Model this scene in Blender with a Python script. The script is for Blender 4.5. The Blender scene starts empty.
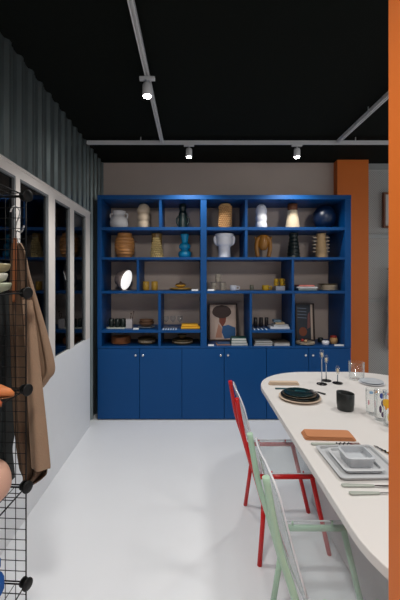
import bpy, bmesh, math, random
from mathutils import Vector, Matrix
random.seed(7)
PI = math.pi
scene = bpy.context.scene
C = scene.collection
F = 360.0; VX = 192.0; VY = 278.0; EYE = 1.5      # focal length in px, vanishing point, eye height

# ------------------------------------------------------------------ materials
def lin(c):
    return tuple(((v/255)/12.92 if v/255 <= .04045 else ((v/255+.055)/1.055)**2.4) for v in c) + (1,)
MATS = {}
def mat(name, rgb, rough=.5, metal=0, spec=.5, var=.06, scale=12, bump=0, bscale=60, emit=0):
    if name in MATS: return MATS[name]
    m = bpy.data.materials.new(name); m.use_nodes = True
    nt = m.node_tree; b = nt.nodes['Principled BSDF']
    c = lin(rgb)
    tc = nt.nodes.new('ShaderNodeTexCoord')
    if var:
        no = nt.nodes.new('ShaderNodeTexNoise'); no.inputs['Scale'].default_value = scale; no.inputs['Detail'].default_value = 4
        nt.links.new(tc.outputs['Object'], no.inputs['Vector'])
        mx = nt.nodes.new('ShaderNodeMix'); mx.data_type = 'RGBA'
        mx.inputs[6].default_value = tuple(v*(1-var) for v in c[:3])+(1,)
        mx.inputs[7].default_value = tuple(min(1, v*(1+var)) for v in c[:3])+(1,)
        nt.links.new(no.outputs['Fac'], mx.inputs[0]); nt.links.new(mx.outputs[2], b.inputs['Base Color'])
    else: b.inputs['Base Color'].default_value = c
    b.inputs['Roughness'].default_value = rough; b.inputs['Metallic'].default_value = metal
    b.inputs['Specular IOR Level'].default_value = spec
    if bump:
        n2 = nt.nodes.new('ShaderNodeTexNoise'); n2.inputs['Scale'].default_value = bscale
        nt.links.new(tc.outputs['Object'], n2.inputs['Vector'])
        bp = nt.nodes.new('ShaderNodeBump'); bp.inputs['Strength'].default_value = bump; bp.inputs['Distance'].default_value = .005
        nt.links.new(n2.outputs['Fac'], bp.inputs['Height']); nt.links.new(bp.outputs['Normal'], b.inputs['Normal'])
    if emit:
        b.inputs['Emission Color'].default_value = (1, .98, .94, 1); b.inputs['Emission Strength'].default_value = emit
    MATS[name] = m; return m
def clear(name, tint=(250,252,252), edge=(235,240,240), edge_amt=.5, gloss_rough=.02, blend=.35, ior=1.45):
    """thin clear sheet: see-through face on, milky at the rim, with a fresnel reflection"""
    if name in MATS: return MATS[name]
    m = bpy.data.materials.new(name); m.use_nodes = True; nt = m.node_tree; nt.nodes.clear()
    o = nt.nodes.new('ShaderNodeOutputMaterial')
    tr = nt.nodes.new('ShaderNodeBsdfTransparent'); tr.inputs[0].default_value = lin(tint)
    di = nt.nodes.new('ShaderNodeBsdfDiffuse'); di.inputs[0].default_value = lin(edge)
    gl = nt.nodes.new('ShaderNodeBsdfGlossy'); gl.inputs['Roughness'].default_value = gloss_rough
    lw = nt.nodes.new('ShaderNodeLayerWeight'); lw.inputs[0].default_value = blend
    mu = nt.nodes.new('ShaderNodeMath'); mu.operation = 'MULTIPLY'; mu.inputs[1].default_value = edge_amt
    m1 = nt.nodes.new('ShaderNodeMixShader'); m2 = nt.nodes.new('ShaderNodeMixShader')
    lf = nt.nodes.new('ShaderNodeLayerWeight'); lf.inputs[0].default_value = .5
    pw = nt.nodes.new('ShaderNodeMath'); pw.operation = 'POWER'; pw.inputs[1].default_value = 4.5
    fr = nt.nodes.new('ShaderNodeMath'); fr.operation = 'MULTIPLY_ADD'; fr.inputs[1].default_value = .85; f0 = ((ior-1)/(ior+1))**2; fr.inputs[2].default_value = f0
    nt.links.new(lf.outputs['Facing'], pw.inputs[0]); nt.links.new(pw.outputs[0], fr.inputs[0])
    L = nt.links.new
    p3 = nt.nodes.new('ShaderNodeMath'); p3.operation = 'POWER'; p3.inputs[1].default_value = 3
    L(lw.outputs['Facing'], p3.inputs[0]); L(p3.outputs[0], mu.inputs[0]); L(mu.outputs[0], m1.inputs[0]); L(tr.outputs[0], m1.inputs[1]); L(di.outputs[0], m1.inputs[2])
    L(fr.outputs[0], m2.inputs[0]); L(m1.outputs[0], m2.inputs[1]); L(gl.outputs[0], m2.inputs[2]); L(m2.outputs[0], o.inputs[0])
    MATS[name] = m; return m

M_FLOOR = mat('floor_paint', (240,242,245), rough=.32, var=.02, scale=1.5, bump=.02, bscale=8)
M_CEIL  = mat('ceiling_black', (17,20,17), rough=.9, spec=.1)
M_WALLB = mat('wall_beige', (204,186,174), rough=.8, var=.05, scale=3)
M_WHITE = mat('frame_white', (228,221,214), rough=.45, var=.03)
M_PANEL = mat('panel_white', (232,234,236), rough=.5, var=.02)
M_JAMB  = mat('window_rebate_grey', (120,124,126), rough=.5, var=.02)
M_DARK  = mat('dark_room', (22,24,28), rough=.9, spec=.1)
M_BLUE  = mat('cabinet_blue', (0,67,124), rough=.45, spec=.25, var=.04, scale=4)
M_ORNG  = mat('orange_paint', (220,112,34), rough=.6, var=.04, scale=2)
M_TABLE = mat('table_white', (222,218,214), rough=.38, var=.015, scale=2)
M_PLINTH= mat('plinth_white', (206,200,200), rough=.6, var=.02)
M_STEEL = mat('galvanised', (132,142,142), rough=.36, metal=.85, var=.2, scale=5)
M_TRACK = mat('track_white', (205,205,205), rough=.5, var=.02)
M_BULB  = mat('lamp_lens', (255,255,255), emit=40, var=0)
M_BLACK = mat('black_plastic', (12,13,12), rough=.5, spec=.3, var=.05)
M_WIRE  = mat('black_wire', (14,14,14), rough=.6, spec=.2, var=.05)
M_RED   = mat('red_lacquer', (205,18,20), rough=.3, var=.03)
M_GREEN = mat('pale_green_lacquer', (176,206,180), rough=.35, var=.03)
M_ACR   = clear('clear_acrylic', (250,252,252), (228,234,236), .8, .03, .5)
M_ACRE  = mat('acrylic_edge', (226,226,230), rough=.2, var=.02)
M_GLASS = clear('drinking_glass', (252,253,253), (228,234,236), .5, .02, .4)
M_PANE  = clear('window_glass', (120,135,145), (10,14,18), .05, .01, .2, 1.6)
M_CHROME= mat('chrome', (225,225,225), rough=.15, metal=1, var=0)

# perforated sheet
def perforated():
    m = mat('perforated_metal', (178,178,174), rough=.55, metal=.1, var=.05, scale=3)
    nt = m.node_tree; b = nt.nodes['Principled BSDF']
    tc = nt.nodes.new('ShaderNodeTexCoord'); mp = nt.nodes.new('ShaderNodeMapping')
    mp.inputs['Rotation'].default_value = (0, PI/4, 0); mp.inputs['Scale'].default_value = (52,52,52)
    vo = nt.nodes.new('ShaderNodeVectorMath'); vo.operation = 'FRACTION'
    ln = nt.nodes.new('ShaderNodeVectorMath'); ln.operation = 'SUBTRACT'; ln.inputs[1].default_value = (.5,.5,.5)
    mul = nt.nodes.new('ShaderNodeVectorMath'); mul.operation = 'MULTIPLY'; mul.inputs[1].default_value = (1,0,1)
    le = nt.nodes.new('ShaderNodeVectorMath'); le.operation = 'LENGTH'
    gt = nt.nodes.new('ShaderNodeMath'); gt.operation = 'LESS_THAN'; gt.inputs[1].default_value = .27
    mx = nt.nodes.new('ShaderNodeMix'); mx.data_type = 'RGBA'; mx.inputs[7].default_value = lin((128,130,128))
    src = b.inputs['Base Color'].links[0].from_socket
    L = nt.links.new
    L(tc.outputs['Object'], mp.inputs[0]); L(mp.outputs[0], vo.inputs[0]); L(vo.outputs[0], ln.inputs[0]); L(ln.outputs[0], mul.inputs[0])
    L(mul.outputs[0], le.inputs[0]); L(le.outputs['Value'], gt.inputs[0]); L(gt.outputs[0], mx.inputs[0]); L(src, mx.inputs[6]); L(mx.outputs[2], b.inputs['Base Color'])
    return m
M_PERF = perforated()

# ------------------------------------------------------------------ mesh helpers
class MB:
    def __init__(s): s.v = []; s.f = []; s.sm = []
    def add(s, vs, fs, smooth=False):
        n = len(s.v); s.v += [tuple(v) for v in vs]
        for f in fs: s.f.append([n+i for i in f]); s.sm.append(smooth)
        return s
    def box(s, x0, x1, y0, y1, z0, z1):
        vs = [(x,y,z) for z in (z0,z1) for y in (y0,y1) for x in (x0,x1)]
        return s.add(vs, [(0,2,3,1),(4,5,7,6),(0,1,5,4),(2,6,7,3),(0,4,6,2),(1,3,7,5)])
    def tube(s, pts, r, n=10, closed=False, r2=None):
        pts = [Vector(p) for p in pts]; k = len(pts); vs = []; fs = []
        t0 = (pts[1]-pts[0]).normalized()
        up = Vector((0,0,1)) if abs(t0.z) < .9 else Vector((1,0,0))
        u = t0.cross(up).normalized()
        for i, p in enumerate(pts):
            if closed: t = (pts[(i+1)%k]-pts[i-1]).normalized()
            elif i == 0: t = t0
            elif i == k-1: t = (pts[-1]-pts[-2]).normalized()
            else: t = ((pts[i+1]-p).normalized()+(p-pts[i-1]).normalized()).normalized()
            u = (u - t*u.dot(t)).normalized(); w = t.cross(u)
            rr = r if r2 is None else r+(r2-r)*i/(k-1)
            for j in range(n):
                a = 2*PI*j/n; vs.append(p+u*math.cos(a)*rr+w*math.sin(a)*rr)
        m = k if closed else k-1
        for i in range(m):
            for j in range(n):
                a = i*n+j; b = i*n+(j+1)%n; c = ((i+1)%k)*n+(j+1)%n; d = ((i+1)%k)*n+j
                fs.append((a,b,c,d))
        s.add(vs, fs, True)
        if not closed:
            n0 = len(s.v)-k*n
            s.f.append([n0+j for j in reversed(range(n))]); s.sm.append(False)
            s.f.append([n0+(k-1)*n+j for j in range(n)]); s.sm.append(False)
        return s
    def lathe(s, prof, n=28, c=(0,0,0), sx=1, sy=1, fn=None):
        """profile (r,z) bottom to top; fn(angle,i)->radius factor"""
        vs = []; fs = []
        for i, (r, z) in enumerate(prof):
            for j in range(n):
                a = 2*PI*j/n; k = fn(a, i) if fn else 1
                vs.append((c[0]+r*k*sx*math.cos(a), c[1]+r*k*sy*math.sin(a), c[2]+z))
        for i in range(len(prof)-1):
            for j in range(n): fs.append((i*n+j, i*n+(j+1)%n, (i+1)*n+(j+1)%n, (i+1)*n+j))
        s.add(vs, fs, True)
        n0 = len(s.v)-len(prof)*n
        if prof[0][0] > 1e-5: s.f.append([n0+j for j in reversed(range(n))]); s.sm.append(False)
        if prof[-1][0] > 1e-5: s.f.append([n0+(len(prof)-1)*n+j for j in range(n)]); s.sm.append(False)
        return s
    def ball(s, c, r, n=8, sx=1, sy=1, sz=1):
        pr = [(max(1e-6, r*math.sin(PI*i/n)), -r*math.cos(PI*i/n)*sz) for i in range(n+1)]
        return s.lathe(pr, n*2, c, sx, sy)
    def prism(s, poly, z0, z1):
        n = len(poly); vs = [(x,y,z0) for x,y in poly]+[(x,y,z1) for x,y in poly]
        fs = [list(reversed(range(n))), [n+i for i in range(n)]]+[(i,(i+1)%n,n+(i+1)%n,n+i) for i in range(n)]
        return s.add(vs, fs)
    def xf(s, M):
        s.v = [tuple(M @ Vector(v)) for v in s.v]; return s
    def build(s, name, m, parent=None, bevel=0, bseg=2):
        me = bpy.data.meshes.new(name); me.from_pydata(s.v, [], s.f)
        me.polygons.foreach_set('use_smooth', s.sm); me.materials.append(m)
        bm = bmesh.new(); bm.from_mesh(me)
        bmesh.ops.remove_doubles(bm, verts=bm.verts, dist=1e-6)
        bmesh.ops.recalc_face_normals(bm, faces=bm.faces)
        if bevel:
            ed = [e for e in bm.edges if len(e.link_faces) == 2 and e.calc_face_angle(0) > .6]
            bmesh.ops.bevel(bm, geom=ed, offset=bevel, segments=bseg, affect='EDGES', profile=.5)
        bm.to_mesh(me); bm.free()
        o = bpy.data.objects.new(name, me); C.objects.link(o)
        if parent: o.parent = parent
        return o
def tag(o, label=None, cat=None, group=None, kind=None):
    if label: o['label'] = label
    if cat: o['category'] = cat
    if group: o['group'] = group
    if kind: o['kind'] = kind
    return o
def thing(name, loc, label, cat, group=None, rz=0):
    o = bpy.data.objects.new(name, None); C.objects.link(o); o.location = loc; o.rotation_euler.z = rz
    o.empty_display_size = .1
    return tag(o, label, cat, group)
def one(mb, name, m, loc, label, cat, group=None, rz=0, bevel=0, rot=None):
    o = mb.build(name, m, None, bevel); o.location = loc; o.rotation_euler = rot if rot else (0,0,rz)
    return tag(o, label, cat, group)
def struct(mb, name, m, bevel=0):
    return tag(mb.build(name, m, None, bevel), kind='structure')
def dup(o, loc, label, rz=None):
    r = o.copy(); C.objects.link(r); r.location = loc; r['label'] = label
    if rz is not None: r.rotation_euler.z = rz
    for ch in list(o.children):
        c = ch.copy(); C.objects.link(c); c.parent = r
        for g in list(ch.children):
            d = g.copy(); C.objects.link(d); d.parent = c
    return r
def XY(px, Y): return (px-VX)*Y/F
def ZZ(py, Y): return EYE-(py-VY)*Y/F
def rrect(w, d, r, n=6, cx=0, cy=0):
    pts = []
    for (sx, sy, a0) in ((1,1,0),(-1,1,PI/2),(-1,-1,PI),(1,-1,1.5*PI)):
        for i in range(n+1):
            a = a0+PI/2*i/n
            pts.append((cx+sx*(w/2-r)+r*math.cos(a), cy+sy*(d/2-r)+r*math.sin(a)))
    return pts
def smooth_path(P, k=6):
    P = [Vector(p) for p in P]; out = []
    for i in range(len(P)-1):
        p0 = P[max(i-1,0)]; p1 = P[i]; p2 = P[i+1]; p3 = P[min(i+2,len(P)-1)]
        for j in range(k):
            t = j/k
            out.append(.5*((2*p1)+(p2-p0)*t+(2*p0-5*p1+4*p2-p3)*t*t+(3*p1-p0-3*p2+p3)*t**3))
    out.append(P[-1]); return out

# ------------------------------------------------------------------ the room
XL = -1.034; H = 2.87; YB = 4.28
struct(MB().box(-3.2, 5, -3.5, 5.0, -.08, 0), 'floor', M_FLOOR)
struct(MB().box(-3.2, 5, -3.5, 5.0, H, H+.08), 'ceiling', M_CEIL)
struct(MB().box(XL-.06, 2.02, YB, YB+.08, 0, H), 'wall_back', M_WALLB)
struct(MB().box(2.046, 5, 4.34, 4.4, 0, H), 'wall_right', M_PERF)
b = MB(); b.box(2.046, 5, 4.325, 4.342, 1.975, 2.025); b.box(2.046, 5, 4.325, 4.342, 1.21, 1.235); b.box(2.046, 5, 4.31, 4.342, 2.80, H)
struct(b, 'trim_1', mat('perforated_rail', (165,168,166), rough=.45, metal=.3))
# left partition: white panel below, windows, corrugated sheet above and beyond
WT = .05
b = MB(); b.box(XL-WT, XL, -3.5, 3.65, 0, .895)
struct(b, 'wall_left', M_PANEL)
def corrugated(y0, y1, z0, z1, name):
    b = MB(); pts = []; y = y0; p = .15; i = 0
    while y < y1-1e-6:
        for (dy, d) in ((0,0),(.12,1),(.30,1),(.42,0),(.52,0),(.56,.3),(.62,.3),(.66,0)):
            yy = y+dy*p
            if yy <= y1: pts.append((yy, XL-.036+.020*d))
        y += p
    pts.append((y1, XL-.036))
    n = len(pts); vs = [(x,y,z0) for y,x in pts]+[(x,y,z1) for y,x in pts]+[(XL-.045,y,z0) for y,x in pts]+[(XL-.045,y,z1) for y,x in pts]
    fs = []
    for i in range(n-1):
        fs.append((i,i+1,n+i+1,n+i)); fs.append((2*n+i,3*n+i,3*n+i+1,2*n+i+1)); fs.append((i,2*n+i,2*n+i+1,i+1))
    b.add(vs, fs)
    return struct(b, name, M_STEEL)
corrugated(-3.5, 3.65, 2.16, H, 'wall_left_upper')
corrugated(3.65, YB, 0.0, H, 'wall_left_end')
# window frame members (structure) and panes
mull = [(-3.5,-3.4),(-2.2,-2.1),(-1.0,-.95),(-.35,-.24),(.55,.6),(1.05,1.16),(2.115,2.164),(2.603,2.717),(3.063,3.154),(3.51,3.65)]
mull = [(-3.5,-3.4),(-2.3,-2.19),(-1.2,-1.15),(-.1,.01),(.5,.55),(1.05,1.16),(1.62,1.67),(2.115,2.164),(2.603,2.717),(3.063,3.154),(3.51,3.65)]
b = MB(); b.box(XL-WT, XL, -3.5, 3.65, 2.098, 2.16)
for y0, y1 in mull: b.box(XL-WT, XL, y0, y1, .895, 2.098)
b.box(XL-WT, XL+.006, -3.5, 3.656, 2.15, 2.166)
struct(b, 'trim_2', M_WHITE)
b = MB()
for i in range(len(mull)-1):
    y0 = mull[i][1]; y1 = mull[i+1][0]
    b.box(XL-WT, XL-.003, y1-.014, y1-.0005, .8955, 2.0975); b.box(XL-WT, XL-.003, y0+.0005, y0+.014, .8955, 2.0975)
    b.box(XL-WT, XL-.003, y0+.014, y1-.014, 2.085, 2.0975)
struct(b, 'trim_3', M_JAMB)
for i in range(len(mull)-1):
    y0 = mull[i][1]; y1 = mull[i+1][0]
    struct(MB().box(XL-.024, XL-.018, y0+.0145, y1-.0145, .896, 2.0845), 'window_%d' % (i+1), M_PANE)
# the dark room behind the windows
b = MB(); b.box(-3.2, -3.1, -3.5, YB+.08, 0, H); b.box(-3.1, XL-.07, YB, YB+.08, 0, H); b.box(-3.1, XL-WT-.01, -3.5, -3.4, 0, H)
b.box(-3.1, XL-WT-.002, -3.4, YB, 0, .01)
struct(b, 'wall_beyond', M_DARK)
# orange pillars
struct(MB().box(1.684, 2.045, 4.17, 4.42, 0, H), 'wall_pillar_back', M_ORNG)
struct(MB().box(.3385, .72, .2, .62, 0, H), 'wall_pillar_front', M_ORNG)

# ------------------------------------------------------------------ tracks and lamps
TZ = 2.80
def track(name, p0, p1, label):
    t = thing(name, ((p0[0]+p1[0])/2, (p0[1]+p1[1])/2, TZ), label, 'light track', 'white ceiling light tracks')
    dx = abs(p1[0]-p0[0])/2; dy = abs(p1[1]-p0[1])/2
    w = .0145
    b = MB()
    if dx > dy:
        b.box(-dx, dx, -w, w, .016, .032); b.box(-dx, dx, -w, -w+.008, 0, .016); b.box(-dx, dx, w-.008, w, 0, .016)
        for i in range(3): 
            x = -dx*.8+dx*.8*i; t0 = MB().tube([(x,0,.03),(x,0,H-TZ)], .005, 8).build('suspension_rod', M_TRACK, t)
    else:
        b.box(-w, w, -dy, dy, .016, .032); b.box(-w, -w+.008, -dy, dy, 0, .016); b.box(w-.008, w, -dy, dy, 0, .016)
        for i in range(3):
            y = -dy*.8+dy*.8*i; t0 = MB().tube([(0,y,.03),(0,y,H-TZ)], .005, 8).build('suspension_rod', M_TRACK, t)
    b.build('rail', M_TRACK, t)
    return t
track('ceiling_track', (-1.02,3.5), (4.2,3.5), 'long white light track crossing the black ceiling in front of the blue shelving')
track('ceiling_track', (-.29,3.478), (-.29,-2.5), 'white light track running towards the viewer on the left, with one spotlight')
track('ceiling_track', (1.41,3.478), (1.41,-2.5), 'white light track on the right running towards the orange pillar')
def head():
    t = thing('spotlight', (0,0,0), 'x', 'spotlight', 'track spotlights')
    MB().box(-.05,.05,-.016,.016,-.02,0).build('adapter', M_TRACK, t, .003)
    MB().tube([(.0,0,-.02),(.0,0,-.05)], .007, 8).build('swivel', M_TRACK, t)
    b = MB().lathe([(.022,-.040),(.026,-.045),(.030,-.055),(.031,-.122),(.028,-.124),(.026,-.118)], 24)
    bd = b.build('lamp_body', M_TRACK, t)
    MB().lathe([(.008,-.136),(.020,-.131),(.0259,-.122),(.0259,-.118)], 24).build('lens', M_BULB, bd)
    return t
H0 = head(); HZ = TZ
def spot(x, y, label, aim, power, first=[True], size=100, blend=.6, rad=.06):
    if first[0]: h = H0; h.location = (x,y,HZ); h['label'] = label; first[0] = False
    else: h = dup(H0, (x,y,HZ), label)
    ld = bpy.data.lights.new('spot_lamp', 'SPOT'); ld.energy = power; ld.spot_size = math.radians(size); ld.spot_blend = blend
    ld.shadow_soft_size = rad; ld.color = (1,.975,.94)
    lo = bpy.data.objects.new('spot_lamp', ld); C.objects.link(lo)
    p = Vector((x,y,HZ-.15-rad)); lo.location = p
    lo.rotation_euler = (Vector(aim)-p).to_track_quat('-Z','Y').to_euler()
    return h
spot(XY(189,3.5), 3.5, 'spotlight on the cross track above the middle of the blue shelving', (-.05,3.8,0), 28, size=125)
spot(XY(297,3.5), 3.5, 'spotlight on the cross track above the right side of the blue shelving', (1.05,3.8,0), 28, size=125)
spot(-.29, 2.33, 'nearest spotlight, on the left track running towards the viewer', (-.29,2.33,0), 45, size=125)
for k, (x, y, aim, pw, sz, bl) in enumerate([(-.29,.5,(-.29,.7,0),70,118,1),(-.29,-1.2,(-.29,-1.2,0),60,118,1),(1.41,2.2,(1.41,2.2,0),36,118,1),(1.41,.5,(1.3,.7,0),60,118,1),(1.41,-1.2,(1.41,-1.2,0),60,118,1),
                                (-.29,1.3,(-.5,3.9,1.35),34,62,1),(1.41,1.2,(.95,3.9,1.35),42,66,1)]):
    spot(x, y, 'added unseen spotlight on the ceiling track outside the picture', aim, pw, size=sz, blend=bl, rad=.12)  # unseen heads added to brighten the floor, walls and shelving

# ------------------------------------------------------------------ blue shelving
SY0 = 3.80; SY1 = 4.262
cab = thing('shelving_unit', (.34, (SY0+SY1)/2, 0), 'tall bright blue wall shelving with open niches above six cupboard doors', 'shelving')
def cp(name, x0, x1, y0, y1, z0, z1, bev=.0015):
    b = MB().box(x0-.34, x1-.34, y0-(SY0+SY1)/2, y1-(SY0+SY1)/2, z0, z1)
    return b.build(name, M_BLUE, cab, bev, 1)
S1, S2, S3, S4, S5 = 2.0385, 1.7196, 1.363, .951, .777
XA, XB, XC, XD, XE, XG = -1.0, -.955, .09, .155, 1.615, 1.68
cp('side_panel', XA, XB, SY0, SY1, .77, 2.33); cp('side_panel', XE, XG, SY0, SY1, .77, 2.33)
cp('center_post', XC, XD, SY0, SY1, S5, 2.33); cp('top_panel', XA, XG, SY0-.004, SY1, 2.33, 2.376)
E = .0004
for x0, x1 in ((XB+E, XC-E), (XD+E, XE-E)):
    for z, t in ((S1,.033),(S2,.026),(S3,.027)): cp('shelf', x0, x1, SY0+.002, SY1, z-t, z)
cp('shelf', XB+E, XC-E, SY0+.002, SY1, S4-.03, S4); cp('shelf', .635+E, 1.06-E, SY0+.002, SY1, S4-.03, S4)
for x0, x1, z0, z1 in ((-.35,-.322,S1,2.33),(-.585,-.562,S3,S2-.026),(-.358,-.33,S4,S3-.027),(-.358,-.33,S5,S4-.03),
                       (.56,.588,S1,2.33),(.56,.588,S2,S1-.033),(1.055,1.08,S3,S2-.026),(.61,.635,S5,S3-.027),(1.06,1.088,S5,S3-.027)):
    cp('divider', x0, x1, SY0+.004, SY1, z0+E, z1-E)
cp('base_carcass', XA, XG, SY0+.022, SY1, .03, S5); cp('top_rail', XA, XG, SY0, SY0+.0215, .758, S5)
b = MB().box(XA+.01-.34, XG-.01-.34, SY0+.03-(SY0+SY1)/2, SY1-(SY0+SY1)/2, 0, .0295); b.build('plinth', M_BLUE, cab)
for i in range(6):
    x0 = XA+i*(XG-XA)/6+.0025; x1 = XA+(i+1)*(XG-XA)/6-.0025
    d = cp('door', x0, x1, SY0, SY0+.0215, .012, .755, .002)
    kx = x1-.036 if i % 2 == 0 else x0+.036
    k = MB().lathe([(.005,0),(.005,.012),(.012,.018),(.012,.024),(.008,.027)], 16)
    k.xf(Matrix.Translation((kx-.34, SY0-(SY0+SY1)/2, .687)) @ Matrix.Rotation(PI/2, 4, 'X'))
    tag(k.build('knob', mat('knob_metal', (220,222,225), rough=.25, metal=.7, var=0), d), 'small pale metal knob')

# ------------------------------------------------------------------ vases
def arc(*pts, k=5):
    P = smooth_path([(r,0,z) for r,z in pts], k); return [(max(1e-5,p.x), p.z) for p in P]
def bulges(n, r0, r1, h, amp):
    return [((r0+(r1-r0)*t)*(1-amp+amp*abs(math.sin(PI*n*t))**.7), h*t) for t in [i/(n*10) for i in range(n*10+1)]]
def close_top(p, wall=.01):
    r, z = p[-1]; return p+[(max(.002,r-wall*.5), z+.003), (max(.002,r-wall), z), (max(.002,r-wall), z-.03)]
def vase(px0, px1, pytop, base, Y, prof_fn, name, m, label, fn=None, extra=None, n=32, group='vases on the upper shelves'):
    x = XY((px0+px1)/2, Y); w = (px1-px0)*Y/F; h = min(ZZ(pytop, Y)-base, (2.329 if base > 2 else 2.0055)-base-.006)
    t = thing(name, (x, Y, base+.0005), label, 'vase', group)
    b = MB().lathe(prof_fn(w/2, h), n, fn=fn)
    body = b.build('body', m, t)
    if extra: extra(t, w/2, h)
    return t
V1 = S1; V2 = S2; YV = 4.0
mw = mat('white_matt_ceramic', (214,210,208), rough=.7, bump=.15, bscale=50)
mc = mat('cream_ceramic', (206,186,160), rough=.65, bump=.1)
mwh= mat('bright_white_ceramic', (232,232,236), rough=.5)
mgr= mat('dark_green_ceramic', (14,28,25), rough=.35)
mam= mat('amber_ceramic', (186,128,72), rough=.35, bump=.2, bscale=20)
mol= mat('olive_brown_glaze', (122,92,42), rough=.35)
mtq= mat('turquoise_glaze', (24,140,186), rough=.2)
mtan=mat('tan_stoneware', (204,158,104), rough=.7)
mgold=mat('ochre_lustre', (168,112,42), rough=.25, var=.35, scale=20)
mnavy=mat('navy_glaze', (8,28,56), rough=.35)
mbrn=mat('brown_rim', (112,66,40), rough=.6)
vase(110,128,211,V1,YV, lambda r,h: close_top(arc((r*.72,0),(r*.98,h*.2),(r*.95,h*.5),(r*.66,h*.72),(r*.62,h*.8),(r*.74,h*.97))), 'jug_vase', mw,
     'squat white textured pot with narrow neck, first on the top shelf',
     extra=lambda t,r,h: [MB().tube(smooth_path([(s*r*.66,0,h*.86),(s*r*.95,0,h*.8),(s*r*.88,0,h*.58)]), .008, 8).build('handle', mw, t) for s in (-1,1)])
vase(137,150.5,203.5,V1,YV, lambda r,h: bulges(3,r,r*.97,h*.9,.15)[:-4]+[(r*.72,h*.93),(r*.45,h*.98),(r*.3,h),(r*.28,h-.02)], 'bulged_vase', mc, 'cream three-bulge vase beside the squat white pot on the top shelf')
def sides(m, k=.8):
    def f(t, r, h):
        for s in (-1,1):
            MB().tube(smooth_path([(s*r*.3,0,h*.12),(s*r*.85,0,h*.22),(s*r*.9,0,h*.42),(s*r*.35,0,h*.58)]), .012, 8).build('handle', m, t)
    return f
vase(176.5,189,202.5,V1,YV, lambda r,h: close_top(arc((r*.7,0),(r*.72,h*.2),(r*.62,h*.45),(r*.66,h*.6),(r*.52,h*.72),(r*.62,h*.85),(r*.5,h*.97))), 'handled_vase', mgr, 'dark green vase with curled side handles on the top shelf', extra=sides(mgr))
vase(114.5,135,233,V2,YV, lambda r,h: close_top([(rr*(1+.035*math.sin(z/h*PI*16)), z) for rr,z in arc((r*.62,0),(r*.9,h*.2),(r*.98,h*.5),(r*.9,h*.75),(r*.68,h*.9),(r*.75,h*.97),k=14)]), 'ribbed_pot', mam, 'round amber ribbed pot with horizontal grooves on the second shelf')
def warts(m, zmax=.8, a0=-2.9, a1=-.2, rows=9, rad=.008, taper=False):
    def f(t, r, h):
        b = MB()
        for i in range(rows):
            z = h*(.05+zmax*i/rows); half = (1-i/rows*.8) if taper else 1
            for j in range(9):
                a = -PI/2+(j-4)*(.34)*half+(.17*half if i%2 else 0)
                b.ball((r*.88*math.cos(a), r*.88*math.sin(a), z), rad, 5)
        b.build('relief', m, t)
    return f
vase(150,163.5,232.5,V2,YV, lambda r,h: close_top(arc((r*.85,0),(r*.8,h*.4),(r*.78,h*.8),(r*.8,h*.97))), 'studded_vase', mol, 'olive brown vase with a pointed patch of cream studs', extra=warts(mat('cream_studs',(206,180,120),rough=.5), .8, rows=9, rad=.013, taper=True))
vase(178.5,191,233.5,V2,YV, lambda r,h: close_top(arc((r*.7,0),(r*1.0,h*.08),(r*1.0,h*.24),(r*.62,h*.325),(r*.9,h*.40),(r*.9,h*.53),(r*.5,h*.62),(r*.52,h*.7),(r*.72,h*.97))), 'stacked_vase', mtq, 'turquoise glazed vase of two stacked balls and a flared neck')
vase(218,232,201,V1,YV, lambda r,h: close_top(arc((r*.9,0),(r*.82,h*.3),(r*.86,h*.6),(r*.74,h*.75),(r*.8,h*.97))), 'nubbly_vase', mtan, 'tall tan vase covered in small nubs on the top shelf',
     extra=warts(mtan, .9, rows=12, rad=.0115))
vase(255.4,267,204.5,V1,YV, lambda r,h: bulges(3,r,r*.97,h*.9,.13)[:-4]+[(r*.72,h*.93),(r*.45,h*.98),(r*.3,h),(r*.28,h-.02)], 'bulged_vase', mwh, 'bright white three-bulge vase on the top shelf')
vase(285,300,208.5,V1,YV, lambda r,h: arc((r*.97,0),(r*.85,h*.4),(r*.62,h*.9),(r*.58,h)), 'cone_vase', mat('speckled_cream',(214,196,164),rough=.7,var=.18,scale=60), 'cream cone vase with a brown collar',
     extra=lambda t,r,h: tag(MB().lathe([(r*.62,h*.9),(r*.66,h+.003),(r*.64,h+.045),(r*.5,h+.045),(r*.48,h+.01)],28).build('collar', mbrn, t),'brown collar'))
def disc_vase(t, r, h): MB().lathe([(.025,h-.01),(.022,h+.01),(.028,h+.012),(.02,h+.008)],20).build('neck', mnavy, t)
vase(313,335.6,205.5,V1,YV, lambda r,h: [(max(1e-5,r*math.sin(PI*i/14)), h/2-h/2*math.cos(PI*i/14)) for i in range(1,15)], 'disc_vase', mnavy, 'round navy blue vase at the right end of the top shelf')
def headv(t, r, h):
    for s in (-1,1):
        MB().tube(smooth_path([(s*r*.55,0,h*.88),(s*r*.98,0,h*.82),(s*r*.9,0,h*.6),(s*r*.55,0,h*.52)]), .016, 10).build('handle', mwh, t)
    b = MB()
    for j in range(7):
        a = -PI+PI*j/6; b.ball((r*.62*math.cos(a), r*.62*math.sin(a), h*.78), r*.2, 6)
    b.build('relief', mwh, t)
vase(214.7,234,231,V2,YV, lambda r,h: close_top(arc((r*.66,0),(r*.62,h*.42),(r*.84,h*.56),(r*.84,h*.8),(r*.98,h*.95))), 'ruffled_vase', mwh, 'white vase with a wide ruffled head and looped handles', extra=headv)
def bowlegs(t, r, h):
    for s in (-1,1):
        MB().tube(smooth_path([(s*r*.15,-.01,h*.9),(s*r*.62,-.01,h*.8),(s*r*.78,0,h*.45),(s*r*.6,0,.012)]), r*.25, 12).build('arm', mgold, t)
        MB().tube(smooth_path([(s*r*.95,0,h*.9),(s*r*.75,0,h*.65),(s*r*.85,0,h*.5)]), r*.1, 8).build('curl', mgold, t)
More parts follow.
